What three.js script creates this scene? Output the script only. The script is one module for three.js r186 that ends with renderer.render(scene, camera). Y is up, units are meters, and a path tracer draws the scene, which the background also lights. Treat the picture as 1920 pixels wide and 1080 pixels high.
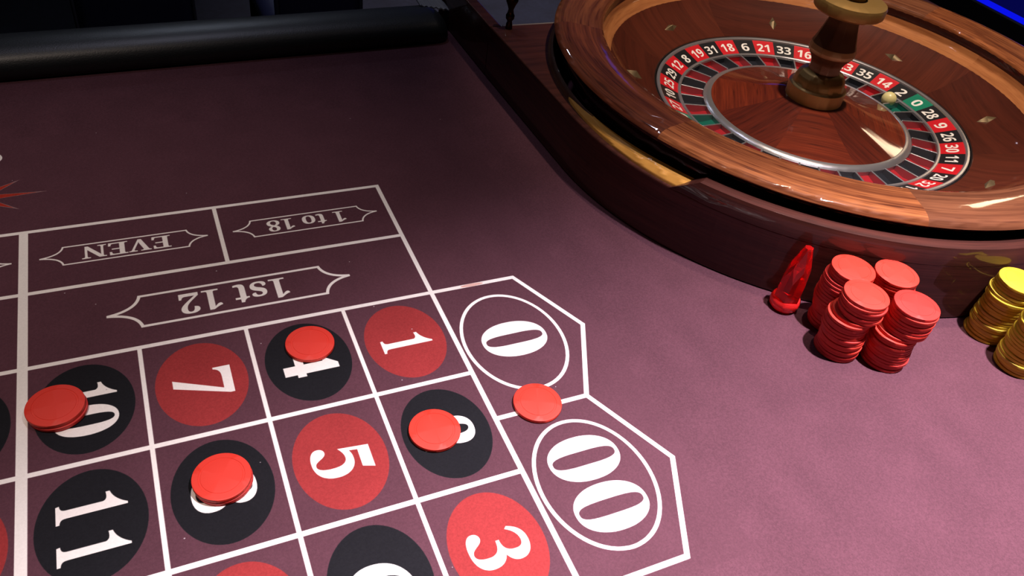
import * as THREE from 'three';
import { RoundedBoxGeometry } from 'three/addons/geometries/RoundedBoxGeometry.js';
import { mergeGeometries, mergeVertices, toCreasedNormals } from 'three/addons/utils/BufferGeometryUtils.js';
import { RectAreaLightUniformsLib } from 'three/addons/lights/RectAreaLightUniformsLib.js';

// ---------------------------------------------------------------- camera, light, exposure
RectAreaLightUniformsLib.init();
const scene = new THREE.Scene();
scene.background = new THREE.Color(0x000000);
const renderer = new THREE.WebGLRenderer({ antialias: true });
renderer.toneMapping = THREE.LinearToneMapping;
renderer.toneMappingExposure = 1.0;
renderer.shadowMap.enabled = true;

const camera = new THREE.PerspectiveCamera(39.46, 16 / 9, 0.02, 40);
camera.position.set(-0.2026, 0.4817, 0.4993);
camera.up.set(0.1769, 0.7471, -0.6408);
camera.lookAt(-0.2026 + 0.37433, 0.4817 - 0.65319, 0.4993 - 0.65819);

const CEIL = 1.95, FLOOR = -0.92;                      // heights above / below the felt (y = 0)
const KEY = { at: [0.52, CEIL - 0.03, 0.38], to: [0.30, 0, 0.82], color: 0xfff0f8, power: 61, angle: 0.51, size: 0.03, glow: 25 };
const WHEEL_LAMP = { at: [0.52, CEIL - 0.03, -0.10], to: [0.72, 0, -0.18], color: 0xffe6d0, power: 13, angle: 0.335, size: 0.03, glow: 20 };
const FILL = [                                          // unseen fill lights, added to lift the dark felt
  { at: [-0.55, CEIL - 0.03, 0.10], color: 0xffe8d8, power: 4.6, size: 0.04, glow: 6 },
  { at: [-0.05, CEIL - 0.03, -1.0], color: 0xe4e4ff, power: 1.0, size: 0.04, glow: 6 },
];
const DOWNLIGHTS = [
  { at: [2.6, CEIL - 0.03, -3.0], color: 0xf2e8ff, power: 26, size: 0.03, glow: 30 },
  { at: [0.1, CEIL - 0.03, -3.6], color: 0xdfe8ff, power: 1.6, size: 0.06, glow: 14 },
];
const SIGN = { at: [1.36, 0.42, -0.40], w: 0.030, h: 0.15, color: 0xffdcb4, power: 7 };   // lit results display beside the wheel
const BLUE = { at: [2.3, 0.75, -3.4], w: 1.6, h: 0.5, color: 0x3a4cff, power: 0.35 };

// ---------------------------------------------------------------- helpers
let seed = 12345;
const rnd = () => { seed = (seed * 1664525 + 1013904223) >>> 0; return seed / 4294967296; };
const rs = (a) => (rnd() * 2 - 1) * a;
const used = {};
function numbered(n) { const k = used[n] = (used[n] ?? -1) + 1; return k ? n + '_' + String(k).padStart(3, '0') : n; }
function tag(o, label, category, group) { o.userData.label = label; o.userData.category = category; if (group) o.userData.group = group; return o; }
function thing(name, label, category, pos = [0, 0, 0], group) {
  const g = new THREE.Group(); g.name = numbered(name); g.position.set(...pos); scene.add(g);
  return tag(g, label, category, group);
}
function part(name, geo, mat, parent) {
  const m = new THREE.Mesh(geo, mat); m.name = parent === scene ? numbered(name) : name;
  m.castShadow = m.receiveShadow = true; parent.add(m); return m;
}
function struct(name, geo, mat) { const m = part(name, geo, mat, scene); m.userData.kind = 'structure'; return m; }

const H2 = (x, y, s) => { let h = (x * 374761393 + y * 668265263 + s * 982451653) | 0; h = Math.imul(h ^ (h >>> 13), 1274126177); return ((h ^ (h >>> 16)) >>> 0) / 4294967296; };
function vnoise(x, y, px, py, s) {                     // tiling value noise
  const xi = Math.floor(x), yi = Math.floor(y), fx = x - xi, fy = y - yi;
  const w = (a, p) => ((a % p) + p) % p;
  const u = fx * fx * (3 - 2 * fx), v = fy * fy * (3 - 2 * fy);
  const a = H2(w(xi, px), w(yi, py), s), b = H2(w(xi + 1, px), w(yi, py), s), c = H2(w(xi, px), w(yi + 1, py), s), d = H2(w(xi + 1, px), w(yi + 1, py), s);
  return (a + (b - a) * u) * (1 - v) + (c + (d - c) * u) * v;
}
function dataTex(n, m, f, srgb = true) {
  const d = new Uint8Array(n * m * 4);
  for (let y = 0; y < m; y++) for (let x = 0; x < n; x++) {
    const c = f(x / n, y / m), i = (y * n + x) * 4;
    for (let k = 0; k < 3; k++) d[i + k] = Math.max(0, Math.min(255, Math.round(c[k])));
    d[i + 3] = 255;
  }
  const t = new THREE.DataTexture(d, n, m); t.wrapS = t.wrapT = THREE.RepeatWrapping; t.magFilter = THREE.LinearFilter; t.minFilter = THREE.LinearMipmapLinearFilter; t.generateMipmaps = true;
  if (srgb) t.colorSpace = THREE.SRGBColorSpace;
  t.needsUpdate = true; return t;
}
const mix = (a, b, t) => [0, 1, 2].map((k) => a[k] + (b[k] - a[k]) * t);
function woodTex(s, light, dark, streak = 1) {         // grain runs along u; one tile is 0.24 m x 0.12 m
  const t = dataTex(512, 512, (u, v) => {
    const wob = vnoise(u * 2, v * 3, 2, 3, s) * 0.07 + vnoise(u * 5, v * 7, 5, 7, s + 1) * 0.02;
    const vv = v + wob;
    const g1 = vnoise(u * 3, vv * 22, 3, 22, s + 2), g2 = vnoise(u * 8, vv * 70, 8, 70, s + 3), g3 = vnoise(u * 28, v * 128, 28, 128, s + 4);
    let k = 0.5 * g1 + 0.32 * g2 + 0.18 * g3;
    const pore = Math.max(0, vnoise(u * 14, vv * 110, 14, 110, s + 5) - 0.72) * 2.2;
    k = Math.min(1, Math.max(0, (k - 0.22) * 1.5)) * streak + (1 - streak) * 0.4 + pore * streak;
    return mix(light, dark, Math.min(1, k));
  });
  t.repeat.set(1 / 0.36, 1 / 0.12); return t;
}
function wood(s, light, dark, o = {}) {
  return new THREE.MeshPhysicalMaterial({ map: woodTex(s, light, dark, o.streak ?? 1), roughness: o.rough ?? 0.55, specularIntensity: 0.15, clearcoat: o.coat ?? 0.8, clearcoatRoughness: o.coatRough ?? 0.05, side: THREE.DoubleSide });
}
const std = (c, rough, metal = 0, o = {}) => new THREE.MeshStandardMaterial({ color: c, roughness: rough, metalness: metal, side: THREE.DoubleSide, ...o });

// a strip of revolution about the y axis: profile [[r, y], ...], angles in degrees (0 = +x, 90 = +z), caps close its ends
function revolve(profile, a0, a1, segs, { closed = false, caps = false, grain = 'ring', crease = 0.6 } = {}) {
  const P = closed ? [...profile, profile[0]] : profile, n = P.length, pos = [], uv = [], idx = [];
  const A0 = a0 * Math.PI / 180, A1 = a1 * Math.PI / 180, am = (A0 + A1) / 2;
  const len = [0]; for (let j = 1; j < n; j++) len.push(len[j - 1] + Math.hypot(P[j][0] - P[j - 1][0], P[j][1] - P[j - 1][1]));
  const rm = P.reduce((s, p) => s + p[0], 0) / n;
  for (let i = 0; i <= segs; i++) {
    const a = A0 + (A1 - A0) * i / segs, c = Math.cos(a), s = Math.sin(a);
    for (let j = 0; j < n; j++) {
      const [r, y] = P[j]; pos.push(r * c, y, r * s);
      if (grain === 'ring') uv.push(a * rm, len[j]);
      else if (grain === 'chord') { const x = r * c, z = r * s; uv.push(-x * Math.sin(am) + z * Math.cos(am), x * Math.cos(am) + z * Math.sin(am)); }
      else { const x = r * c, z = r * s; uv.push(x * Math.cos(am) + z * Math.sin(am), -x * Math.sin(am) + z * Math.cos(am)); }
    }
  }
  for (let i = 0; i < segs; i++) for (let j = 0; j < n - 1; j++) {
    const q = i * n + j; idx.push(q, q + n, q + n + 1, q, q + n + 1, q + 1);
  }
  let g = new THREE.BufferGeometry();
  g.setAttribute('position', new THREE.Float32BufferAttribute(pos, 3)); g.setAttribute('uv', new THREE.Float32BufferAttribute(uv, 2)); g.setIndex(idx);
  g = g.toNonIndexed();
  if (caps) {
    const tri = THREE.ShapeUtils.triangulateShape(profile.map((p) => new THREE.Vector2(p[0], p[1])), []);
    const cp = [], cu = [];
    for (const [a, flip] of [[A0, false], [A1, true]]) for (const t of tri) for (const k of flip ? t : [...t].reverse()) { const [r, y] = profile[k]; cp.push(r * Math.cos(a), y, r * Math.sin(a)); cu.push(r, y); }
    const cg = new THREE.BufferGeometry(); cg.setAttribute('position', new THREE.Float32BufferAttribute(cp, 3)); cg.setAttribute('uv', new THREE.Float32BufferAttribute(cu, 2));
    g = mergeGeometries([g, cg]);
  }
  return toCreasedNormals(g, crease);
}
const lathe = (profile, segs = 64, crease = 0.5) => revolve(profile, 0, 360, segs, { crease });
function planarUV(g, ax = 0, ay = 2) { const p = g.attributes.position, u = new Float32Array(p.count * 2); for (let i = 0; i < p.count; i++) { u[2 * i] = p.getComponent(i, ax); u[2 * i + 1] = p.getComponent(i, ay); } g.setAttribute('uv', new THREE.BufferAttribute(u, 2)); return g; }
function boxUV(g) {                                    // uv in metres, by the dominant axis of each face
  g = g.index ? g.toNonIndexed() : g; g.computeVertexNormals();
  const p = g.attributes.position, n = g.attributes.normal, u = new Float32Array(p.count * 2);
  for (let i = 0; i < p.count; i++) {
    const a = [Math.abs(n.getX(i)), Math.abs(n.getY(i)), Math.abs(n.getZ(i))], m = a.indexOf(Math.max(...a));
    u[2 * i] = m === 0 ? p.getZ(i) : p.getX(i); u[2 * i + 1] = m === 1 ? p.getZ(i) : p.getY(i);
  }
  g.setAttribute('uv', new THREE.BufferAttribute(u, 2)); return g;
}
const box = (w, h, d, x, y, z, r = 0) => (r ? new RoundedBoxGeometry(w, h, d, 3, r) : new THREE.BoxGeometry(w, h, d)).translate(x, y, z);
function flatShape(points, y, hole) {                  // horizontal sheet from [x, z] points, facing up
  const s = new THREE.Shape(points.map(([x, z]) => new THREE.Vector2(x, -z)));
  if (hole) s.holes.push(new THREE.Path(hole.map(([x, z]) => new THREE.Vector2(x, -z))));
  return new THREE.ShapeGeometry(s, 24).rotateX(-Math.PI / 2).translate(0, y, 0);
}

// ---------------------------------------------------------------- room
const carpetTex = dataTex(512, 512, (u, v) => {
  const n = vnoise(u * 9, v * 9, 9, 9, 51) * 0.6 + vnoise(u * 60, v * 60, 60, 60, 52) * 0.4, f = H2(Math.floor(u * 512), Math.floor(v * 512), 53);
  return mix([34, 36, 49], [16, 17, 25], Math.min(1, n * 0.8 + f * 0.3));
});
carpetTex.repeat.set(1 / 0.8, 1 / 0.8);
const carpetMat = std(0xffffff, 0.95, 0, { map: carpetTex });
struct('floor', boxUV(box(9, 0.1, 9, 1, FLOOR - 0.05, -0.8)), carpetMat);
const dark = std(0x17161c, 0.8), ceilMat = std(0x141318, 0.9);
struct('ceiling', box(9, 0.1, 9, 1, CEIL + 0.05, -0.8), ceilMat);
const WH = CEIL - FLOOR;
struct('wall_back', box(9, WH, 0.1, 1, FLOOR + WH / 2, -5.25), dark);
struct('wall_front', box(9, WH, 0.1, 1, FLOOR + WH / 2, 3.65), dark);
struct('wall_left', box(0.1, WH, 8.8, -3.45, FLOOR + WH / 2, -0.8), dark);
struct('wall_right', box(0.1, WH, 8.8, 5.45, FLOOR + WH / 2, -0.8), dark);

function downlight(o, label, aim, angle, shadow) {
  const g = thing('ceiling_downlight', label, 'lamp', o.at, 'recessed ceiling downlights');
  part('trim_ring', lathe([[o.size, 0.03], [o.size, 0.0], [o.size + 0.025, -0.004], [o.size + 0.03, 0.03]], 40), std(0x8a8a8a, 0.4, 0.6), g);
  const c = new THREE.Color(o.color);
  part('lens', new THREE.CircleGeometry(o.size, 40).rotateX(Math.PI / 2).translate(0, 0.012, 0), new THREE.MeshStandardMaterial({ color: 0xffffff, emissive: c, emissiveIntensity: o.glow ?? 6, roughness: 0.4 }), g);
  const l = new THREE.SpotLight(c, o.power, 0, angle, 1, 2); l.castShadow = true; l.shadow.mapSize.set(2048, 2048); l.shadow.radius = o.size / 0.02;
  l.position.set(0, -0.012, 0); g.add(l); g.add(l.target); l.target.position.set(aim[0] - o.at[0], aim[1] - o.at[1], aim[2] - o.at[2]);
  return g;
}
downlight(KEY, 'recessed ceiling downlight over the chip stacks', KEY.to, KEY.angle);
downlight(WHEEL_LAMP, 'recessed ceiling downlight over the roulette wheel', WHEEL_LAMP.to, WHEEL_LAMP.angle);
downlight(FILL[0], 'added dim warm fill downlight above the players side', [-0.34, 0, 0.03], 0.33);
downlight(FILL[1], 'added dim cool fill downlight just behind the padded rail', [-0.2, 0, -0.4], 1.1);
downlight(DOWNLIGHTS[0], 'small warm recessed ceiling downlight far beyond the roulette wheel', [1.4, FLOOR, -2.6], 0.42);
downlight(DOWNLIGHTS[1], 'cool recessed ceiling downlight far beyond the padded rail', [0, -0.3, -1.6], 0.8);
{
  const g = thing('wall_screen', 'wide blue glowing screen on a black frame behind the wheel', 'screen', BLUE.at);
  part('frame', box(BLUE.w + 0.08, BLUE.h + 0.08, 0.05, 0, 0, -0.03, 0.01), std(0x08080a, 0.5), g);
  part('stand', box(0.3, BLUE.at[1] - BLUE.h / 2 - 0.04 - FLOOR, 0.06, 0, (FLOOR - BLUE.at[1] - BLUE.h / 2 - 0.04) / 2, -0.03), std(0x08080a, 0.5), g);
  part('display', new THREE.PlaneGeometry(BLUE.w, BLUE.h), new THREE.MeshStandardMaterial({ color: 0x05060c, emissive: BLUE.color, emissiveIntensity: 0.28, roughness: 0.3 }), g);
  const l = new THREE.RectAreaLight(BLUE.color, BLUE.power, BLUE.w, BLUE.h); l.position.set(0, 0, 0.02); l.rotation.y = Math.PI; g.add(l);
}

// ---------------------------------------------------------------- table, felt and print
const AX = [0.5545, -0.1630], AP = [0.5525, -0.1635], APR = 0.3435;   // wheel axis, centre and radius of the apron
const FELT = [88, 56, 66];                              // sRGB
const WHITE = 'rgb(246,241,237)', RED = 'rgb(150,53,54)', BLACK = 'rgb(30,30,34)';
const feltNoise = (u, v) => (vnoise(u * 150, v * 150, 150, 150, 61) - 0.5) * 11 + (H2(Math.floor(u * 512), Math.floor(v * 512), 62) - 0.5) * 12 + (vnoise(u * 7, v * 7, 7, 7, 63) - 0.5) * 6;
const plainTex = dataTex(512, 512, (u, v) => { const n = feltNoise(u, v); return FELT.map((c) => c + n * c / 85); });
plainTex.repeat.set(1 / 0.16, 1 / 0.16);
const feltBump = dataTex(512, 512, (u, v) => { const n = 128 + feltNoise(u, v) * 5; return [n, n, n]; }, false);
feltBump.repeat.set(1 / 0.16, 1 / 0.16);
const PR = { x0: -0.43, x1: 0.13, z0: -0.335, z1: 0.315 };                 // the printed part of the cloth
const PPM = 3100;
function layoutTexture() {
  const W = Math.round((PR.x1 - PR.x0) * PPM), Hh = Math.round((PR.z1 - PR.z0) * PPM);
  const cv = document.createElement('canvas'); cv.width = W; cv.height = Hh;
  const g = cv.getContext('2d');
  g.fillStyle = `rgb(${FELT})`; g.fillRect(0, 0, W, Hh);
  g.setTransform(PPM / 1000, 0, 0, PPM / 1000, -PR.x0 * PPM, -PR.z0 * PPM);          // units: millimetres, origin where 0, 1 and first dozen meet
  const a = 80.4, b = 100.8, zd = -86.3, ze = -171.4, xt = -321.6;
  const line = (pts, w) => { g.lineWidth = w; g.lineJoin = 'miter'; g.lineCap = 'butt'; g.strokeStyle = WHITE; g.beginPath(); pts.forEach(([x, z], i) => (i ? g.lineTo(x, z) : g.moveTo(x, z))); g.stroke(); };
  const disc = (x, z, c) => { g.fillStyle = c; g.beginPath(); g.ellipse(x, z, 33.3, 42.7, 0, 0, 7); g.fill(); };
  for (const [c, r, col] of [[0, 0, RED], [1, 0, BLACK], [2, 0, RED], [3, 0, BLACK], [4, 0, BLACK], [0, 1, BLACK], [1, 1, RED], [2, 1, BLACK], [3, 1, BLACK], [4, 1, RED], [0, 2, RED], [1, 2, BLACK], [2, 2, RED], [3, 2, RED], [4, 2, BLACK]]) disc(-a * (c + 0.5), b * (r + 0.5), col);
  // grid
  for (const k of [0, 1, 2, 3]) line([[-500, b * k], [k === 0 || k === 3 ? 80.1 : 0, b * k]], 4.1);
  line([[-500, zd], [0, zd]], 4.1); line([[-500, ze], [1.9, ze]], 4.1);
  line([[0, ze - 2], [0, 3 * b]], 4.1); for (const k of [1, 2, 3]) line([[-a * k, 0], [-a * k, 3 * b]], 3.3);
  line([[-161.2, ze], [-161.2, zd]], 3.8);
  line([[xt, ze], [xt, 400]], 7.2);
  line([[-a * 5, 0], [-a * 5, 3 * b]], 3.3);
  line([[-5, 0], [80.1, 0], [115.6, 75.6], [80.1, 151.2], [115.6, 226.8], [80.1, 302.4], [-5, 302.4]], 4.1);
  line([[0, 151.2], [80.1, 151.2]], 4.1);
  for (const z of [75.6, 226.8]) { g.lineWidth = 3.0; g.strokeStyle = WHITE; g.beginPath(); g.ellipse(48.6, z, 43.4, 56.6, 0, 0, 7); g.stroke(); }
  // zeros: broad oval with a narrow slot
  const zero = (x, z, rx, rz, sx, sz) => {
    g.fillStyle = WHITE; g.beginPath();
    for (let i = 0; i <= 80; i++) { const t = i / 80 * 2 * Math.PI, c = Math.cos(t), s = Math.sin(t); const p = [x + rx * Math.sign(c) * Math.abs(c) ** 0.92, z + rz * Math.sign(s) * Math.abs(s) ** 0.92]; i ? g.lineTo(...p) : g.moveTo(...p); }
    g.closePath();
    for (let i = 0; i <= 80; i++) { const t = -i / 80 * 2 * Math.PI, c = Math.cos(t), s = Math.sin(t); const p = [x + sx * Math.sign(c) * Math.abs(c) ** 0.55, z + sz * Math.sign(s) * Math.abs(s) ** 0.75]; i ? g.lineTo(...p) : g.moveTo(...p); }
    g.closePath(); g.fill('evenodd');
  };
  zero(49.6, 74.6, 29.4, 20.2, 26, 6.0); zero(49.4, 206, 29, 19.9, 26, 6.2); zero(49.4, 249.6, 29, 19.9, 26, 6.2);
  // numerals: tops toward +x, reading toward +z, drawn as outlines in a 0..1 box (x across, y up)
  const G = {
    1: { w: 21, p: 'M0.30 0 H0.98 V0.05 C0.82 0.06 0.78 0.08 0.78 0.16 V1 H0.70 C0.60 0.90 0.42 0.80 0.14 0.76 V0.70 C0.30 0.71 0.42 0.72 0.48 0.66 V0.16 C0.48 0.08 0.44 0.06 0.28 0.05 Z' },
    7: { w: 29, p: 'M0.02 1 V0.70 H0.08 C0.12 0.80 0.22 0.83 0.40 0.83 H0.80 L0.22 0.0 H0.50 L1 0.92 V1 Z' },
    3: { w: 29, p: 'M0.06 0.74 C0.14 0.92 0.30 1 0.52 1 C0.80 1 0.95 0.90 0.95 0.76 C0.95 0.66 0.86 0.60 0.74 0.56 C0.92 0.52 1 0.42 1 0.30 C1 0.10 0.76 0 0.42 0 C0.18 0 0.02 0.05 0.02 0.15 C0.02 0.22 0.09 0.26 0.17 0.26 C0.34 0.26 0.36 0.07 0.54 0.07 C0.66 0.07 0.70 0.17 0.70 0.28 C0.70 0.42 0.60 0.48 0.34 0.48 V0.54 C0.58 0.54 0.66 0.62 0.66 0.74 C0.66 0.84 0.60 0.88 0.48 0.88 C0.34 0.88 0.22 0.82 0.12 0.70 Z' },
    5: { w: 28, p: 'M0.22 1 H0.94 L0.84 0.80 H0.30 L0.27 0.66 C0.36 0.69 0.44 0.70 0.54 0.70 C0.84 0.70 1 0.56 1 0.37 C1 0.13 0.76 0 0.42 0 C0.18 0 0.02 0.05 0.02 0.15 C0.02 0.22 0.09 0.26 0.17 0.26 C0.34 0.26 0.36 0.07 0.52 0.07 C0.65 0.07 0.70 0.18 0.70 0.33 C0.70 0.48 0.62 0.57 0.46 0.57 C0.36 0.57 0.26 0.54 0.14 0.48 Z' },
    4: { w: 31, p: 'M0.58 0 H0.90 V0.22 H1 V0.38 H0.90 V1 H0.72 L0 0.34 V0.22 H0.58 Z M0.58 0.38 H0.18 L0.58 0.74 Z' },
    2: { w: 29, p: 'M0.02 0 H0.92 L1 0.32 H0.94 C0.88 0.22 0.84 0.20 0.70 0.20 H0.40 C0.76 0.40 0.94 0.52 0.94 0.72 C0.94 0.90 0.76 1 0.48 1 C0.22 1 0.06 0.88 0.04 0.72 C0.04 0.64 0.10 0.59 0.18 0.59 C0.34 0.59 0.30 0.90 0.46 0.90 C0.58 0.90 0.63 0.82 0.63 0.70 C0.63 0.48 0.42 0.28 0.02 0.06 Z' },
    6: { w: 30, p: 'M0.92 1 V0.95 C0.56 0.92 0.38 0.80 0.34 0.58 C0.42 0.63 0.50 0.65 0.58 0.65 C0.84 0.65 1 0.52 1 0.33 C1 0.12 0.80 0 0.52 0 C0.20 0 0 0.16 0 0.42 C0 0.76 0.36 1 0.92 1 Z M0.33 0.36 C0.33 0.16 0.38 0.07 0.52 0.07 C0.64 0.07 0.69 0.15 0.69 0.32 C0.69 0.48 0.64 0.56 0.54 0.56 C0.42 0.56 0.33 0.50 0.33 0.36 Z' },
    8: { w: 30, p: 'M0.5 1 C0.80 1 0.95 0.90 0.95 0.76 C0.95 0.66 0.88 0.60 0.76 0.56 C0.92 0.50 1 0.42 1 0.29 C1 0.10 0.80 0 0.5 0 C0.20 0 0 0.10 0 0.27 C0 0.40 0.08 0.48 0.24 0.53 C0.10 0.59 0.05 0.66 0.05 0.75 C0.05 0.90 0.20 1 0.5 1 Z M0.5 0.93 C0.38 0.93 0.33 0.87 0.33 0.80 C0.33 0.72 0.42 0.66 0.60 0.61 C0.67 0.66 0.69 0.71 0.69 0.78 C0.69 0.88 0.62 0.93 0.5 0.93 Z M0.5 0.07 C0.64 0.07 0.70 0.13 0.70 0.21 C0.70 0.32 0.58 0.40 0.36 0.48 C0.29 0.42 0.27 0.35 0.27 0.27 C0.27 0.14 0.36 0.07 0.5 0.07 Z' },
    0: { w: 28, p: 'M0.5 1 C0.80 1 1 0.80 1 0.5 C1 0.20 0.80 0 0.5 0 C0.20 0 0 0.20 0 0.5 C0 0.80 0.20 1 0.5 1 Z M0.5 0.93 C0.34 0.93 0.33 0.75 0.33 0.5 C0.33 0.25 0.34 0.07 0.5 0.07 C0.66 0.07 0.67 0.25 0.67 0.5 C0.67 0.75 0.66 0.93 0.5 0.93 Z' },
    9: { w: 30 },
  };
  const base = new DOMMatrix([0, PPM / 1000, PPM / 1000, 0, -PR.x0 * PPM, -PR.z0 * PPM]);
  const glyph = (d, cx, z0, w, h) => {                 // across = +z from z0, up = +x
    g.save(); g.transform(0, w, h, 0, cx - h / 2, z0); g.fillStyle = WHITE;
    if (d === '9') { g.transform(-1, 0, 0, -1, 1, 1); d = '6'; }
    g.fill(new Path2D(G[d].p), 'evenodd'); g.restore();
  };
  const number = (s, c, r) => {
    const cx = -a * (c + 0.5) + 0.4, cz = b * (r + 0.5) + 0.8, h = 42.5, gap = s === '11' ? 10 : 3;
    const ws = [...s].map((k) => G[k].w), tot = ws.reduce((x, y) => x + y, 0) + gap * (s.length - 1);
    let z = cz - tot / 2;
    [...s].forEach((k, i) => { glyph(k, cx, z, ws[i], h); z += ws[i] + gap; });
  };
  [['1', 0, 0], ['4', 1, 0], ['7', 2, 0], ['10', 3, 0], ['13', 4, 0], ['2', 0, 1], ['5', 1, 1], ['8', 2, 1], ['11', 3, 1], ['14', 4, 1], ['3', 0, 2], ['6', 1, 2], ['9', 2, 2], ['12', 3, 2]].forEach((q) => number(...q));
  // bracketed boxes with upside-down words
  const bracket = (xl, xr, cl, cr, z0, z1, w) => {
    const zm = (z0 + z1) / 2, hz = (z1 - z0) / 2; g.strokeStyle = WHITE; g.lineWidth = w; g.lineJoin = 'miter'; g.miterLimit = 6; g.beginPath();
    const side = (c, t, up) => { const s = Math.sign(t - c), za = zm + up * hz; g.bezierCurveTo(c + s * (w * 0.6), zm + up * hz * 0.55, c + s * Math.abs(t - c) * 0.3, zm + up * hz * 0.12, t, zm); };
    const back = (c, t, dn) => { const s = Math.sign(t - c); g.bezierCurveTo(c + s * Math.abs(t - c) * 0.3, zm + dn * hz * 0.12, c + s * (w * 0.6), zm + dn * hz * 0.55, c, zm + dn * hz); };
    g.moveTo(cl, z0); g.lineTo(cr, z0); side(cr, xr, -1); back(cr, xr, 1); g.lineTo(cl, z1); side(cl, xl, 1); back(cl, xl, -1); g.closePath(); g.stroke();
  };
  const word = (s, xl, xr, z0, z1) => {                // top toward +z, reading toward -x
    g.save(); g.font = 'bold 100px serif'; const m = g.measureText(s);
    const w = m.actualBoundingBoxLeft + m.actualBoundingBoxRight, h = g.measureText('1').actualBoundingBoxAscent;
    g.translate(xr, z0); g.scale(-(xr - xl) / w, (z1 - z0) / h); g.scale(1, 1);
    g.fillStyle = WHITE; g.transform(1, 0, 0, -1, 0, 0); g.scale(1, -1); g.transform(1, 0, 0, -1, 0, 0);
    g.scale(1, 1); g.lineWidth = 3.5; g.strokeStyle = WHITE; g.fillText(s, m.actualBoundingBoxLeft, 0);  g.restore();
  };
  bracket(-262, -63, -236.5, -87.3, -60.3, -23.5, 2.7); word('1st 12', -207, -117.5, -54, -28.6);
  bracket(-309.5, -172.2, -291.3, -189.7, -142, -117.5, 1.6); word('EVEN', -277, -204, -138.6, -121.4);
  bracket(-150, -12.3, -132.4, -29.8, -142, -117.2, 1.6); word('1 to 18', -118.6, -44, -137.8, -121);
  bracket(-467.7, -330.4, -449.5, -348, -142, -117.5, 1.6);
  // red starburst with pale tips, and the pale dot above it
  const star = (cx, cz, rays, inner, col) => { g.fillStyle = col; g.beginPath(); rays.forEach(([ang, len], i) => { const a0 = ang * Math.PI / 180, n = rays[(i + 1) % rays.length][0] * Math.PI / 180, am = (a0 + (n < a0 ? n + 2 * Math.PI : n)) / 2; g.lineTo(cx + len * Math.cos(a0), cz + len * Math.sin(a0)); g.lineTo(cx + inner * Math.cos(am), cz + inner * Math.sin(am)); }); g.closePath(); g.fill(); };
  const rays = [[0, 58], [35, 43], [70, 34], [110, 34], [145, 43], [180, 58], [215, 43], [250, 34], [290, 34], [325, 43]];
  star(-360, -233.2, rays, 13, 'rgb(150,118,120)'); star(-360, -233.2, rays.map(([q, l]) => [q, l * 0.86]), 12.5, 'rgb(168,52,40)');
  g.fillStyle = WHITE; g.beginPath(); g.ellipse(-353, -300, 12.5, 11, 0, 0, 7); g.fill();
  // faint red smear on the line above the 0, as in the photograph
  g.fillStyle = 'rgba(190,90,80,0.4)'; g.beginPath(); g.ellipse(39, 0, 11, 1.9, 0, 0, 7); g.fill();
  // cloth grain and lint over the print
  g.setTransform(1, 0, 0, 1, 0, 0);
  const im = g.getImageData(0, 0, W, Hh), d = im.data;
  for (let y = 0; y < Hh; y++) for (let x = 0; x < W; x++) {
    const i = (y * W + x) * 4, X = x / PPM / 0.16, Y = y / PPM / 0.16, n = feltNoise(X - Math.floor(X), Y - Math.floor(Y));
    for (let k = 0; k < 3; k++) d[i + k] = Math.max(0, Math.min(255, d[i + k] * (1 + n / (d[i + k] > 180 ? 420 : 130)) + n * 0.05));
  }
  g.putImageData(im, 0, 0);
  g.fillStyle = 'rgb(200,190,195)';
  for (let i = 0; i < 26; i++) { g.beginPath(); g.arc(rnd() * W, rnd() * Hh, 0.8 + rnd() * 0.9, 0, 7); g.fill(); }
  const t = new THREE.CanvasTexture(cv); t.colorSpace = THREE.SRGBColorSpace; t.anisotropy = 8; return t;
}
const TX0 = -1.1, TX1 = 1.16, TZ0 = -0.565, TZ1 = 0.85;
const OUTLINE = [[TX0, TZ0], [0.2225, TZ0], [0.2225, -0.3815], [0.42, -0.3815], [0.42, -0.545], [TX1, -0.545], [TX1, TZ1], [TX0, TZ1]];
const cloth = (map) => new THREE.MeshPhysicalMaterial({ map, bumpMap: feltBump, bumpScale: 0.00025, roughness: 0.92, specularIntensity: 0.15, sheen: 0.08, sheenRoughness: 0.5, sheenColor: new THREE.Color(0.45, 0.32, 0.42), side: THREE.DoubleSide });
{
  const g = thing('roulette_table', 'roulette table covered in printed burgundy felt', 'table', [0, 0, 0]);
  const mahog = wood(3, [52, 24, 20], [26, 10, 10]);
  const bs = new THREE.Shape(OUTLINE.map(([x, z]) => new THREE.Vector2(x, -z)));
  part('table_body', boxUV(new THREE.ExtrudeGeometry(bs, { depth: 0.16, bevelEnabled: false }).rotateX(-Math.PI / 2).translate(0, -0.1605, 0)), mahog, g);
  const rect = [[PR.x0, PR.z0], [PR.x1, PR.z0], [PR.x1, PR.z1], [PR.x0, PR.z1]];
  const surround = flatShape(OUTLINE, 0, rect); planarUV(surround);
  part('plain_felt', surround, cloth(plainTex), g).userData.label = 'plain burgundy felt around the print';
  const pg = new THREE.PlaneGeometry(PR.x1 - PR.x0, PR.z1 - PR.z0).rotateX(-Math.PI / 2).translate((PR.x0 + PR.x1) / 2, 0, (PR.z0 + PR.z1) / 2);
  const pm = cloth(layoutTexture()); pm.bumpMap = null;
  part('printed_felt', pg, pm, g).userData.label = 'burgundy felt printed with white betting grid, numbered red and black ovals';
  for (const [x, z] of [[TX0 + 0.08, TZ0 + 0.08], [TX1 - 0.08, -0.46], [TX0 + 0.08, TZ1 - 0.08], [TX1 - 0.08, TZ1 - 0.08]]) part('leg', box(0.09, -FLOOR - 0.16, 0.09, x, (FLOOR - 0.16) / 2, z, 0.006), mahog, g);
}

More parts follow.
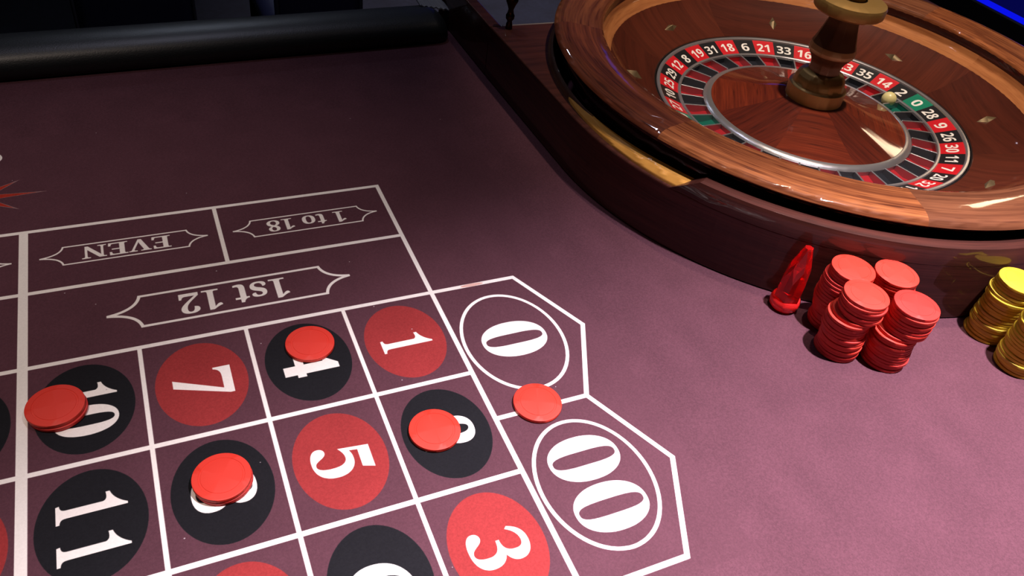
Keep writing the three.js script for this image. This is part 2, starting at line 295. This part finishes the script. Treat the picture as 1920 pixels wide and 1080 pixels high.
// ---------------------------------------------------------------- wheel surround (apron and deck)
const deckWood = new THREE.MeshPhysicalMaterial({ map: woodTex(9, [84, 44, 37], [58, 30, 25]), roughness: 0.6, specularIntensity: 0.2, clearcoat: 0.6, clearcoatRoughness: 0.06, side: THREE.DoubleSide });
const DECK = 0.067, RAISED = 0.0868, NOTCH = 149.3;
{
  const g = thing('wheel_surround', 'polished dark mahogany surround curving round the roulette wheel', 'table surround', [AP[0], 0, AP[1]]);
  const L = 0.206 - AP[0], zb = -0.381 - AP[1];
  const out = []; for (let a = 180; a >= -115; a -= 2.5) out.push([APR * Math.cos(a * Math.PI / 180), APR * Math.sin(a * Math.PI / 180)]);
  out.push([-0.148, zb - 0.0], [L, zb]);
  const sh = new THREE.Shape(out.map(([x, z]) => new THREE.Vector2(x, -z)));
  const hole = new THREE.Path(); hole.absarc(0, 0, 0.3265, 0, Math.PI * 2, true); sh.holes.push(hole);
  const bev = 0.0022;
  const eg = new THREE.ExtrudeGeometry(sh, { depth: DECK - 2 * bev, bevelEnabled: true, bevelThickness: bev, bevelSize: bev, bevelOffset: -bev, bevelSegments: 3, curveSegments: 96, steps: 1 }).rotateX(-Math.PI / 2).translate(0, bev + 0.0003, 0);
  part('deck', boxUV(toCreasedNormals(eg, 0.5)), deckWood, g);
  const h0 = DECK - 0.001, R1 = APR, R0 = 0.3275;
  const prof = [[R0, h0], [R0, RAISED - 0.002], [R0 + 0.0015, RAISED], [R1 - 0.0035, RAISED], [R1 - 0.001, RAISED - 0.0012], [R1, RAISED - 0.0038], [R1, h0]];
  const ra = revolve(prof, -60, NOTCH, 120, { closed: true, caps: true, crease: 0.45 });
  { // mitred end: slide the top of the last slice back along the arc
    const p = ra.attributes.position, aN = NOTCH * Math.PI / 180;
    for (let i = 0; i < p.count; i++) { const x = p.getX(i), z = p.getZ(i), a = Math.atan2(z, x); if (Math.abs(a - aN) < 0.004) { const k = (RAISED - p.getY(i)) / (RAISED - h0) * 0.085, r = Math.hypot(x, z); p.setX(i, r * Math.cos(a + k)); p.setZ(i, r * Math.sin(a + k)); } }
    ra.computeVertexNormals();
  }
  part('raised_lip', toCreasedNormals(ra, 0.45), deckWood, g);
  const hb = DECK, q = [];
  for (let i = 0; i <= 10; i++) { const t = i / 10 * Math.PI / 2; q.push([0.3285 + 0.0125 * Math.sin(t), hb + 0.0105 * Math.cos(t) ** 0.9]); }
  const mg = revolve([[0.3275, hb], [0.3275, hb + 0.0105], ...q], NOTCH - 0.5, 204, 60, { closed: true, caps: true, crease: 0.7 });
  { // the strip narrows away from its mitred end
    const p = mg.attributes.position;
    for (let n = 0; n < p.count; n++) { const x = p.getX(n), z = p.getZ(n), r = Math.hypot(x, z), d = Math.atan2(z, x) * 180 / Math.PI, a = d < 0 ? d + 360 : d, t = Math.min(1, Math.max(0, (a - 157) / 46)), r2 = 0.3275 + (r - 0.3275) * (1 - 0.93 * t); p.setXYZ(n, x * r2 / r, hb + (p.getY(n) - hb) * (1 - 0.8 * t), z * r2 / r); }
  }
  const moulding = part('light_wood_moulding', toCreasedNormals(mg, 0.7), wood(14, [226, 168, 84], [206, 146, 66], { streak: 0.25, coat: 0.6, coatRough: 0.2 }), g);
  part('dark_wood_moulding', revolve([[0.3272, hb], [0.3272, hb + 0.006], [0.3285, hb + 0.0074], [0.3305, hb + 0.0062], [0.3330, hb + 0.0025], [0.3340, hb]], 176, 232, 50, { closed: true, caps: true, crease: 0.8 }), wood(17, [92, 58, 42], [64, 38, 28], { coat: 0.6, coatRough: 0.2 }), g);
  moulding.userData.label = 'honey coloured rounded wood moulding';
  part('end_board', boxUV(box(0.0160, DECK - 0.001, 0.182, L + 0.0080, (DECK) / 2, zb - 0.0925, 0.0015)), deckWood, g);
  part('deck_edge_strip', box(0.20, 0.004, 0.003, L + 0.118, DECK - 0.0026, zb - 0.0017), std(0x8d8270, 0.4, 0.2), g).userData.label = 'pale edging strip along the back of the deck';
}

// ---------------------------------------------------------------- roulette wheel bowl
const WPOS = [AX[0], 0, AX[1]];
{
  const g = thing('roulette_wheel_bowl', 'large varnished wooden roulette wheel bowl with brass diamond deflectors', 'roulette wheel', WPOS);
  const tones = [[[166, 101, 60], [84, 42, 25]], [[124, 67, 44], [66, 32, 23]], [[122, 76, 52], [82, 46, 31]], [[132, 78, 50], [84, 43, 29]]];
  const rimM = tones.map(([l, d], i) => wood(20 + 5 * i, l, d, { rough: 0.5, coat: 0.9, coatRough: 0.06 }));
  const rimP = [[0.2755, 0.0905], [0.2740, 0.1006], [0.2748, 0.1020], [0.2775, 0.1032], [0.3000, 0.1056], [0.3150, 0.1069], [0.3235, 0.1066], [0.3290, 0.1050], [0.3322, 0.1024], [0.3330, 0.1002], [0.3315, 0.0985], [0.3270, 0.0979], [0.3220, 0.0975], [0.3220, 0.0905]];
  for (let k = 0; k < 8; k++) { const a = 115 + 45 * k - 0.02; part('rim_segment', revolve(rimP, a, a + 45, 28, { closed: true, caps: true, crease: 0.7 }), rimM[[0, 1, 3, 1, 2, 0, 3, 2][k]], g); }
  const darkW = wood(41, [58, 28, 22], [34, 14, 12], { coat: 0.9, coatRough: 0.06 });
  part('outer_body', lathe([[0.2755, 0.0903], [0.3220, 0.0903], [0.3226, 0.0974], [0.3195, 0.0955], [0.3175, 0.0910], [0.3205, 0.0860], [0.3210, 0.0800], [0.3215, 0.0760], [0.3180, 0.0720], [0.3120, 0.0600], [0.2900, 0.0300], [0.2300, 0.0060], [0.0, 0.0015]], 128, 0.6), darkW, g);
  part('inner_wall', lathe([[0.2740, 0.0870], [0.2746, 0.0905], [0.2745, 0.1004]], 128), wood(43, [70, 34, 24], [44, 20, 15], { coat: 0.6 }), g);
  const track = []; for (let i = 0; i <= 10; i++) { const t = i / 10 * Math.PI / 2; track.push([0.2600 + 0.0140 * Math.sin(t), 0.0735 + 0.0140 * (1 - Math.cos(t))]); }
  part('ball_track', lathe([[0.2585, 0.0715], ...track], 128, 0.9), wood(45, [176, 116, 70], [134, 80, 46], { streak: 0.7, coat: 0.8 }), g).userData.label = 'pale wood ball track';
  const st = [wood(50, [90, 41, 27], [66, 29, 19], { streak: 0.7 }), wood(55, [82, 36, 24], [58, 25, 17], { streak: 0.7 })];
  for (let k = 0; k < 8; k++) { const a = -133 + 45 * k; part('stator_segment', revolve([[0.1965, 0.0405], [0.1975, 0.0420], [0.2120, 0.0462], [0.2260, 0.0515], [0.2400, 0.0583], [0.2520, 0.0657], [0.2592, 0.0722]], a, a + 45, 20, { grain: k % 2 ? 'chord' : 'radial', crease: 0.4 }), st[k % 2], g); }
  part('stator_edge', lathe([[0.1955, 0.0340], [0.1955, 0.0405], [0.1968, 0.0412]], 128), std(0x191312, 0.4), g);
  const brass = std(0x6a5a40, 0.5, 0.6);
  const dg = new THREE.ConeGeometry(1, 1, 4, 1).rotateY(0); // four-sided pyramid deflector
  for (let k = 0; k < 8; k++) {
    const a = (-155 + 45 * k) * Math.PI / 180, radial = k % 2 === 0, r = 0.2265, y = 0.0520;
    const m = part('diamond_deflector', dg, brass, g);
    const hold = new THREE.Matrix4(), o = new THREE.Vector3(Math.cos(a), 0, Math.sin(a)), slope = 0.40;
    const rx = new THREE.Vector3(o.x * Math.cos(slope), Math.sin(slope), o.z * Math.cos(slope)), tg = new THREE.Vector3(-o.z, 0, o.x), nn = new THREE.Vector3().crossVectors(tg, rx);
    const lx = radial ? 0.0135 : 0.0058, lt = radial ? 0.0058 : 0.0145;
    hold.makeBasis(rx.clone().multiplyScalar(lx), nn.clone().multiplyScalar(0.006), tg.clone().multiplyScalar(lt));
    hold.setPosition(r * o.x + nn.x * 0.0026, y + nn.y * 0.0026, r * o.z + nn.z * 0.0026);
    m.matrixAutoUpdate = true; hold.decompose(m.position, m.quaternion, m.scale);
  }
}

// ---------------------------------------------------------------- rotor with numbers, pockets, cone and turret
const ORDER = ['0', '28', '9', '26', '30', '11', '7', '20', '32', '17', '5', '22', '34', '15', '3', '24', '36', '13', '1', '00', '27', '10', '25', '29', '12', '8', '19', '31', '18', '6', '21', '33', '16', '4', '23', '35', '14', '2'];
const REDS = new Set([1, 3, 5, 7, 9, 12, 14, 16, 18, 19, 21, 23, 25, 27, 30, 32, 34, 36]);
const hue = (n) => (n === '0' || n === '00' ? 'g' : REDS.has(+n) ? 'r' : 'b');
{
  const g = thing('roulette_wheel_rotor', 'roulette rotor with numbered red black and green ring, wooden cone and brass turret', 'wheel rotor', WPOS);
  const cv = document.createElement('canvas'); cv.width = 1024; cv.height = 640; const c2 = cv.getContext('2d');
  ORDER.forEach((n, i) => {
    const x = (i % 8) * 128, y = Math.floor(i / 8) * 128; c2.fillStyle = { g: 'rgb(10,120,92)', r: 'rgb(196,22,34)', b: 'rgb(22,22,26)' }[hue(n)]; c2.fillRect(x, y, 128, 128);
    c2.fillStyle = 'rgb(232,230,224)'; c2.font = 'bold 92px sans-serif'; c2.textAlign = 'center'; c2.textBaseline = 'alphabetic';
    const w = c2.measureText(n).width; c2.save(); c2.translate(x + 64, y + 98); c2.scale(Math.min(1.1, 92 / w), 1); c2.fillText(n, 0, 0); c2.restore();
  });
  const at = new THREE.CanvasTexture(cv); at.colorSpace = THREE.SRGBColorSpace;
  const plateM = new THREE.MeshPhysicalMaterial({ map: at, roughness: 0.4, clearcoat: 0.5, clearcoatRoughness: 0.2, side: THREE.DoubleSide });
  const silver = std(0xb4b4b8, 0.28, 0.78), pocketM = { g: std(0x16685a, 0.35, 0.1), r: std(0xa8242e, 0.35, 0.1), b: std(0x23262e, 0.35, 0.1) };
  const step = 360 / 38, start = 4.8;
  const plateSrc = (i) => {
    const gg = revolve([[0.1645, 0.0302], [0.1895, 0.0392]], -step / 2, step / 2, 4, {}), p = gg.attributes.position, u = gg.attributes.uv;
    const cx = (i % 8) / 8, cy = 1 - (Math.floor(i / 8) + 1) / 5;
    for (let k = 0; k < p.count; k++) { const r = Math.hypot(p.getX(k), p.getZ(k)), a = Math.atan2(p.getZ(k), p.getX(k)) * 180 / Math.PI; u.setXY(k, cx + (0.02 + 0.96 * (a / step + 0.5)) / 8, cy + (0.02 + 0.96 * (r - 0.1645) / 0.025) / 5); }
    return gg;
  };
  const floorG = revolve([[0.1310, 0.0235], [0.1450, 0.0205], [0.1600, 0.0215], [0.1605, 0.0290]], -step / 2, step / 2, 4, {});
  const fretG = boxUV(box(0.0292, 0.0112, 0.0022, 0.1460, 0.0247, 0, 0.0006));
  ORDER.forEach((n, i) => {
    const a = -(start + i * step) * Math.PI / 180;
    part('number_plate', plateSrc(i), plateM, g).rotation.y = a;
    part('pocket', floorG, pocketM[hue(n)], g).rotation.y = a;
    part('pocket_fret', fretG, silver, g).rotation.y = a - step / 2 * Math.PI / 180;
  });
  part('outer_ring', lathe([[0.1893, 0.0388], [0.1898, 0.0408], [0.1912, 0.0416], [0.1935, 0.0416], [0.1944, 0.0405], [0.1944, 0.0360]], 128), silver, g).userData.label = 'polished silver ring outside the numbers';
  part('middle_ring', lathe([[0.1602, 0.0280], [0.1606, 0.0308], [0.1618, 0.0316], [0.1638, 0.0315], [0.1648, 0.0300]], 128), silver, g).userData.label = 'thin silver ring between numbers and pockets';
  part('inner_ring', lathe([[0.1215, 0.0318], [0.1225, 0.0328], [0.1245, 0.0326], [0.1300, 0.0300], [0.1312, 0.0285], [0.1314, 0.0230]], 128), silver, g).userData.label = 'silver ring round the wooden cone';
  const cm = [wood(70, [118, 46, 26], [76, 27, 17], { coat: 1, coatRough: 0.05 }), wood(75, [96, 36, 23], [60, 21, 15], { coat: 1, coatRough: 0.05 })];
  for (let k = 0; k < 8; k++) { const a = 12 + 45 * k; part('cone_segment', revolve([[0.022, 0.0560], [0.046, 0.0510], [0.075, 0.0420], [0.105, 0.0350], [0.1217, 0.0322]].map((p) => p), a, a + 45, 16, { grain: k % 2 ? 'radial' : 'chord', crease: 0.35 }), cm[k % 2], g); }
  part('rotor_underside', lathe([[0.0, 0.018], [0.1314, 0.018], [0.1606, 0.019], [0.1944, 0.036]], 96), std(0x2a2420, 0.6), g);
  const brass = std(0xa98850, 0.4, 0.65), bronze = std(0x6a4e38, 0.42, 0.6);
  part('turret_base', lathe([[0.0, 0.046], [0.0336, 0.046], [0.0348, 0.0500], [0.0348, 0.0640], [0.0355, 0.0665], [0.0349, 0.0695], [0.0316, 0.0712], [0.0304, 0.0730], [0.0300, 0.0770], [0.0286, 0.0820], [0.0253, 0.0865], [0.0198, 0.0895], [0.0, 0.0900]], 64, 0.8), brass, g).userData.label = 'domed brass base of the turret';
  part('turret_waist', lathe([[0.0, 0.0890], [0.0190, 0.0895], [0.0182, 0.0940], [0.0188, 0.0990], [0.0215, 0.1050], [0.0248, 0.1090], [0.0262, 0.1120], [0.0, 0.1121]], 64, 0.9), bronze, g);
  part('turret_flange', lathe([[0.0, 0.1118], [0.0266, 0.1120], [0.0278, 0.1140], [0.0276, 0.1165], [0.0262, 0.1225], [0.0, 0.1226]], 64, 0.7), std(0xa4845a, 0.42, 0.5), g).userData.label = 'tan polished flange';
  part('turret_stem', lathe([[0.0, 0.1222], [0.0260, 0.1224], [0.0238, 0.1290], [0.0205, 0.1400], [0.0180, 0.1500], [0.0168, 0.1580], [0.0172, 0.1625], [0.0, 0.1628]], 64, 0.9), bronze, g);
  part('turret_cap', lathe([[0.0, 0.1625], [0.0383, 0.1625], [0.0403, 0.1645], [0.0407, 0.1740], [0.0395, 0.1765], [0.0371, 0.1775], [0.0182, 0.1785], [0.0, 0.1786]], 64, 0.5), brass, g).userData.label = 'broad brass disc near the top of the turret';
  part('turret_knob', lathe([[0.0, 0.1780], [0.0142, 0.1784], [0.0126, 0.1830], [0.0158, 0.1900], [0.0166, 0.1960], [0.0126, 0.2030], [0.0, 0.2060]], 48, 0.7), brass, g);
}
{ // ball resting in a pocket beside the green zero
  const a = (4.8 - 9.47 * 0.78) * Math.PI / 180, r = 0.1475;
  const m = part('roulette_ball', new THREE.SphereGeometry(0.0095, 40, 24), std(0xd8cf92, 0.35), scene);
  m.position.set(AX[0] + r * Math.cos(a), 0.0318, AX[1] + r * Math.sin(a));
  tag(m, 'small ivory roulette ball in a pocket of the wheel', 'ball');
}

// ---------------------------------------------------------------- chips
const CH = 0.0033, CR = 0.0195;
function chipGeo(raised) {
  const h = CH, r = CR, p = [[0.0001, 0], [r - 0.0007, 0], [r - 0.0002, 0.0003], [r, 0.0009], [r, h - 0.0009], [r - 0.0002, h - 0.0003], [r - 0.0008, h]];
  if (raised) p.push([0.0152, h], [0.0150, h - 0.00025], [0.0138, h - 0.00025], [0.0136, h - 0.00002], [0.0001, h - 0.00002]); else p.push([0.0142, h], [0.0140, h - 0.0001], [0.0001, h - 0.0001]);
  return revolve(p.reverse().map(([x, y]) => [x, y]), 0, 360, 56, { crease: 0.7 });
}
const chipG = chipGeo(true);
const redM = std(0xd8301e, 0.6), yellowM = std(0xd2b424, 0.6);
const redTones = [redM, std(0xcc2a22, 0.6), std(0xd43222, 0.62)], yelTones = [yellowM, std(0xc2a42c, 0.6), std(0xd8bc2c, 0.6)];
function chip(x, y, z, mat, label, group) {
  const m = part('gaming_chip', chipG, mat, scene); m.position.set(x, y, z); m.rotation.y = rnd() * 6.28;
  return tag(m, label, 'chip', group);
}
chip(0.0371, 0.0003, 0.1479, redM, 'flat red chip on the line between 0 and 00');
chip(-0.0490, 0.0003, 0.1487, redM, 'flat red chip lying over the black oval two');
chip(-0.1159, 0.0003, 0.0346, redM, 'flat red chip lying over the black oval four');
chip(-0.2000, 0.0003, 0.1452, redTones[1], 'red chip underneath another on the black oval eight');
chip(-0.2006, 0.0003 + CH, 0.1450, redM, 'red chip on top of another on the black oval eight');
chip(-0.2985, 0.0003, 0.0492, redTones[1], 'red chip underneath another beside the number 10');
chip(-0.2994, 0.0003 + CH, 0.0484, redM, 'red chip on top of another beside the number 10');
function stack(x, z, shape, tones, label, group) {
  for (let i = 0; i < 20; i++) {
    const s = shape(i), jx = rs(0.0007), jz = rs(0.0007);
    const which = i === 19 ? label.replace(/^(red|yellow) chip in/, 'topmost $1 chip of') : i === 0 ? label.replace(/^(red|yellow) chip in/, 'lowest $1 chip of') : label;
    chip(x + s * 0.917 + jx, 0.0003 + i * CH, z + s * 0.398 + jz, tones[Math.floor(rnd() * 3)], which, group);
  }
}
const ease = (i, a, b) => Math.min(1, Math.max(0, (i - a) / (b - a)));
stack(0.3440, 0.1376, (i) => 0.002 - 0.004 * ease(i, 4, 9) + 0.003 * ease(i, 15, 17), redTones, 'red chip in the stack right next to the red crystal marker', 'red chip stack by the crystal marker');
stack(0.3805, 0.1545, (i) => 0.001 * ease(i, 8, 12), redTones, 'red chip in the red stack touching the apron farthest from the crystal marker', 'red chip stack against the apron');
stack(0.3285, 0.1695, (i) => 0.0005 - 0.0035 * ease(i, 3, 9) + 0.0062 * ease(i, 12.5, 13.5) - 0.0012 * ease(i, 17, 18), redTones, 'red chip in the stack with the deep overhang, standing out on the felt', 'overhanging red chip stack on the felt');
stack(0.3640, 0.1930, (i) => -0.0028 * ease(i, 2, 8) + 0.006 * ease(i, 10.5, 12), redTones, 'red chip in the red stack standing nearest the yellow stacks', 'red chip stack towards the yellow chips');
stack(0.4950, 0.1960, (i) => 0.0045 * Math.sin(i * 0.8) * 0.25 + 0.001 * (i % 5 === 2), yelTones, 'yellow chip in the stack touching the dark apron', 'yellow chip stack against the apron');
stack(0.4870, 0.2380, (i) => 0.0012 * Math.sin(i * 1.1 + 1) + 0.001 * (i % 4 === 1), yelTones, 'yellow chip in the stack farther out on the felt', 'yellow chip stack out on the felt');

// ---------------------------------------------------------------- crystal marker
{
  const g = thing('winning_marker', 'tall pointed red crystal marker standing beside red chips', 'marker', [0.3163, 0.0003, 0.1075]);
  const acrylic = (tr, d) => new THREE.MeshPhysicalMaterial({ color: 0xff3434, transmission: tr, thickness: 0.02, ior: 1.49, roughness: 0.02, attenuationColor: new THREE.Color(1, 0.16, 0.17), attenuationDistance: d });
  const glass = acrylic(0.88, 0.035), footM = acrylic(0.45, 0.02);
  const N = 6, ring = (r, y, off) => Array.from({ length: N }, (_, k) => { const a = (k + off) / N * 2 * Math.PI + 0.35; return [r * Math.cos(a), y, r * Math.sin(a)]; });
  const base = []; const M = 48;
  const bp = [[0.0092, 0.0], [0.0118, 0.0008], [0.0135, 0.003], [0.0142, 0.0068], [0.0138, 0.0105], [0.0128, 0.0122]];
  const V = [], T = []; const add = (P) => { const s = V.length; P.forEach((p) => V.push(p)); return s; };
  // rounded foot
  const rows = bp.map(([r, y]) => add(Array.from({ length: M }, (_, k) => { const a = k / M * 2 * Math.PI; return [r * Math.cos(a), y, r * Math.sin(a)]; })));
  const build = (name, tris, mat, crease) => { const pos = []; tris.forEach((t) => t.forEach((i) => pos.push(...V[i]))); const gg = new THREE.BufferGeometry(); gg.setAttribute('position', new THREE.Float32BufferAttribute(pos, 3)); return part(name, toCreasedNormals(gg, crease), mat, g); };
  const b0 = add([[0, 0, 0]]), bt = add([[0, 0.0122, 0]]), last = rows[rows.length - 1];
  for (let k = 0; k < M; k++) { const k1 = (k + 1) % M; T.push([b0, rows[0] + k, rows[0] + k1], [bt, last + k1, last + k]); }
  for (let j = 0; j < rows.length - 1; j++) for (let k = 0; k < M; k++) { const k1 = (k + 1) % M; T.push([rows[j] + k, rows[j + 1] + k, rows[j + 1] + k1], [rows[j] + k, rows[j + 1] + k1, rows[j] + k1]); }
  build('foot', T, footM, 0.6).userData.label = 'rounded bright red foot';
  // faceted body: hexagon prism narrowing to a turned hexagon and a small flat tip
  const U = [], A0 = add(ring(0.0128, 0.0126, 0)), A = add(ring(0.0124, 0.034, 0)), B = add(ring(0.0098, 0.049, 0.5)), C = add(ring(0.0042, 0.0708, 0)), c0 = add([[0, 0.0126, 0]]), top = add([[0, 0.0716, 0]]);
  for (let k = 0; k < N; k++) { const k1 = (k + 1) % N; U.push([c0, A0 + k, A0 + k1], [A0 + k, A + k, A + k1], [A0 + k, A + k1, A0 + k1], [A + k, B + k, A + k1], [A + k1, B + k, B + k1], [B + k, C + k, C + k1], [B + k, C + k1, B + k1], [C + k, top, C + k1]); }
  build('crystal_body', U, glass, 0.05);
}

// ---------------------------------------------------------------- padded rail
const grainTex = dataTex(256, 256, (u, v) => { const n = 120 + 90 * (vnoise(u * 40, v * 40, 40, 40, 81) - 0.5) + 60 * (vnoise(u * 90, v * 90, 90, 90, 82) - 0.5); return [n, n, n]; }, false);
grainTex.repeat.set(1 / 0.06, 1 / 0.06);
const leather = new THREE.MeshPhysicalMaterial({ color: 0x1c2023, roughness: 0.42, bumpMap: grainTex, bumpScale: 0.0002, clearcoat: 0.15, clearcoatRoughness: 0.4, side: THREE.DoubleSide });
{
  const g = thing('padded_rail', 'black leather padded rail along the table edge', 'armrest', [0, 0, -0.4745]);
  g.rotation.y = 0.046;
  const P = [[-0.02, 0.0006], [0.0, 0.0007], [0.0035, 0.006], [0.0025, 0.015], [-0.004, 0.0245], [-0.015, 0.0305], [-0.029, 0.0328], [-0.046, 0.0315], [-0.066, 0.026], [-0.084, 0.016], [-0.092, 0.006], [-0.086, 0.0008]];
  const curve = new THREE.CatmullRomCurve3(P.map(([z, y]) => new THREE.Vector3(0, y, z)), false, 'centripetal').getPoints(48);
  const X = []; for (let i = 0; i <= 40; i++) X.push(-1.08 + 1.255 * i / 40); const endR = 0.02; for (let i = 1; i <= 8; i++) { X.push(0.175 + endR * Math.sin(i / 8 * Math.PI / 2)); }
  const pos = [], uv = [], idx = [], n = curve.length;
  X.forEach((x, i) => { const t = Math.max(0, (x - 0.175) / endR), k = Math.sqrt(Math.max(0, 1 - t * t)); curve.forEach((c, j) => { const ins = (1 - k) * 0.016; const cy = 0.001, cz = -0.042; pos.push(x, c.y + (cy - c.y) * (1 - k) * 0.45, c.z + (cz - c.z) * (1 - k) * 0.3); uv.push(x, j / n * 0.2); }); });
  for (let i = 0; i < X.length - 1; i++) for (let j = 0; j < n - 1; j++) { const q = i * n + j; idx.push(q, q + 1, q + n + 1, q, q + n + 1, q + n); }
  const e0 = (X.length - 1) * n, ec = pos.length / 3; pos.push(0.195, 0.006, -0.042); uv.push(0, 0); for (let j = 0; j < n - 1; j++) idx.push(e0 + j, e0 + j + 1, ec);
  const gg = new THREE.BufferGeometry(); gg.setAttribute('position', new THREE.Float32BufferAttribute(pos, 3)); gg.setAttribute('uv', new THREE.Float32BufferAttribute(uv, 2)); gg.setIndex(idx); gg.computeVertexNormals();
  part('cushion', gg, leather, g);
}

// ---------------------------------------------------------------- small things behind
{
  const g = thing('brass_post', 'small turned brass post at the corner of the wheel deck', 'post', [0.2275, DECK, -0.3725]);
  part('shaft', lathe([[0.0, 0], [0.0045, 0], [0.0040, 0.006], [0.0030, 0.010], [0.0052, 0.0135], [0.0056, 0.017], [0.0042, 0.020], [0.0032, 0.0245], [0.0050, 0.030], [0.0078, 0.036], [0.0082, 0.042], [0.0060, 0.048], [0.0045, 0.056], [0.0065, 0.064], [0.0, 0.069]], 32, 0.8), std(0x4a3418, 0.22, 1), g);
}
{ // folded ribbed cloth on the rail end
  const g = thing('folded_cloth', 'grey ribbed cloth folded over the end of the black padded rail', 'cloth', [0.183, 0.029, -0.548]);
  const nx = 28, nz = 14, pos = [], idx = [], f = (u, v) => { const w = 0.040 * (0.62 + 0.38 * v); return [(u - 0.5) * w + 0.004 * v, 0.0035 + 0.0009 * Math.sin(u * 38) - 0.004 * Math.max(0, v - 0.75) * 4 * u, (v - 0.75) * 0.06 + 0.010 * u * v]; };
  for (let i = 0; i <= nx; i++) for (let j = 0; j <= nz; j++) pos.push(...f(i / nx, j / nz));
  const m = pos.length / 3; for (let i = 0; i < m; i++) pos.push(pos[3 * i], pos[3 * i + 1] - 0.0016, pos[3 * i + 2]);
  const id = (i, j) => i * (nz + 1) + j, quad = (a, b, c, d) => idx.push(a, b, c, a, c, d);
  for (let i = 0; i < nx; i++) for (let j = 0; j < nz; j++) { quad(id(i, j), id(i, j + 1), id(i + 1, j + 1), id(i + 1, j)); quad(m + id(i, j), m + id(i + 1, j), m + id(i + 1, j + 1), m + id(i, j + 1)); }
  for (let i = 0; i < nx; i++) for (const j of [0, nz]) quad(id(i, j), id(i + 1, j), m + id(i + 1, j), m + id(i, j));
  for (let j = 0; j < nz; j++) for (const i of [0, nx]) quad(id(i, j), m + id(i, j), m + id(i, j + 1), id(i, j + 1));
  const gg = new THREE.BufferGeometry(); gg.setAttribute('position', new THREE.Float32BufferAttribute(pos, 3)); gg.setIndex(idx); gg.computeVertexNormals();
  part('fabric', gg, std(0x8d8f94, 0.9), g);
}
function stool(x, z, w, label) {
  const g = thing('bar_stool', label, 'stool', [x, FLOOR, z], 'navy bar stools behind the rail');
  const navy = std(0x3c4068, 0.6), metal = std(0x2a2b30, 0.35, 0.9), sh = 0.66;
  part('seat', box(w + 0.02, 0.07, 0.30, 0, sh, 0.0, 0.03), navy, g);
  part('backrest', new RoundedBoxGeometry(w, 0.58, 0.05, 4, 0.022).rotateX(-0.05).translate(0, sh + 0.22, 0.17), navy, g);
  for (const sx of [-1, 1]) part('piping', new THREE.CylinderGeometry(0.003, 0.003, 0.54, 10).rotateX(-0.05).translate(sx * (w / 2 - 0.002), sh + 0.22, 0.19), std(0x55566a, 0.5), g);
  for (const [sx, sz] of [[-1, -1], [1, -1], [-1, 1], [1, 1]]) { const l = part('leg', new THREE.CylinderGeometry(0.014, 0.014, sh - 0.03, 14).translate(0, (sh - 0.03) / 2, 0), metal, g); l.position.set(sx * (w / 2 - 0.01), 0, sz * 0.13); }
  part('footrest', new THREE.TorusGeometry(0.13, 0.009, 10, 40).rotateX(Math.PI / 2).translate(0, 0.25, 0), metal, g);
}
stool(-0.190, -1.22, 0.20, 'navy bar stool standing behind the bare middle of the rail');
stool(0.145, -1.25, 0.17, 'navy bar stool standing behind the cloth end of the rail');
{
  const g = thing('display_console', 'low console with a dark blue glowing top and bright blue edge', 'console', [1.29, FLOOR, -0.85]);
  part('cabinet', box(0.5, -FLOOR - 0.006, 0.95, 0.25, (-FLOOR - 0.006) / 2, 0.2, 0.004), std(0x0a0a10, 0.5), g);
  part('screen', box(0.47, 0.004, 0.92, 0.26, -FLOOR - 0.004, 0.2), new THREE.MeshStandardMaterial({ color: 0x060814, emissive: 0x10148c, emissiveIntensity: 0.22, roughness: 0.25 }), g);
  part('light_strip', box(0.006, 0.008, 0.94, 0.008, -FLOOR - 0.002, 0.2), new THREE.MeshStandardMaterial({ color: 0x05060c, emissive: 0x0a14ff, emissiveIntensity: 0.8, roughness: 0.4 }), g);
  part('sign_post', new THREE.CylinderGeometry(0.012, 0.012, 0.36, 20).translate(SIGN.at[0] - 1.29 + 0.05, -FLOOR + 0.17, SIGN.at[2] + 0.85), std(0x1a1a1e, 0.4, 0.6), g);
  const sg = new THREE.Group(); sg.name = 'results_sign'; sg.position.set(SIGN.at[0] - 1.29, SIGN.at[1] - FLOOR, SIGN.at[2] + 0.85); sg.rotation.set(0, -Math.PI / 2 + 0.45, 0); g.add(sg);
  part('sign_case', box(SIGN.w + 0.03, SIGN.h + 0.03, 0.03, 0, 0, -0.017, 0.005), std(0x101014, 0.5), sg);
  part('sign_face', new THREE.PlaneGeometry(SIGN.w, SIGN.h), new THREE.MeshStandardMaterial({ color: 0x181410, emissive: SIGN.color, emissiveIntensity: 5, roughness: 0.4 }), sg);
  const sl = new THREE.RectAreaLight(SIGN.color, SIGN.power, SIGN.w, SIGN.h); sl.position.set(0, 0, 0.004); sl.rotation.y = Math.PI; sg.add(sl);
  const l = new THREE.RectAreaLight(0x1420ff, 0.4, 0.45, 0.9); l.position.set(0.26, -FLOOR + 0.004, 0.2); l.rotation.x = Math.PI / 2; g.add(l);
}

scene.traverse((o) => { if (o.isMesh) { o.castShadow = true; o.receiveShadow = true; } });
renderer.render(scene, camera);
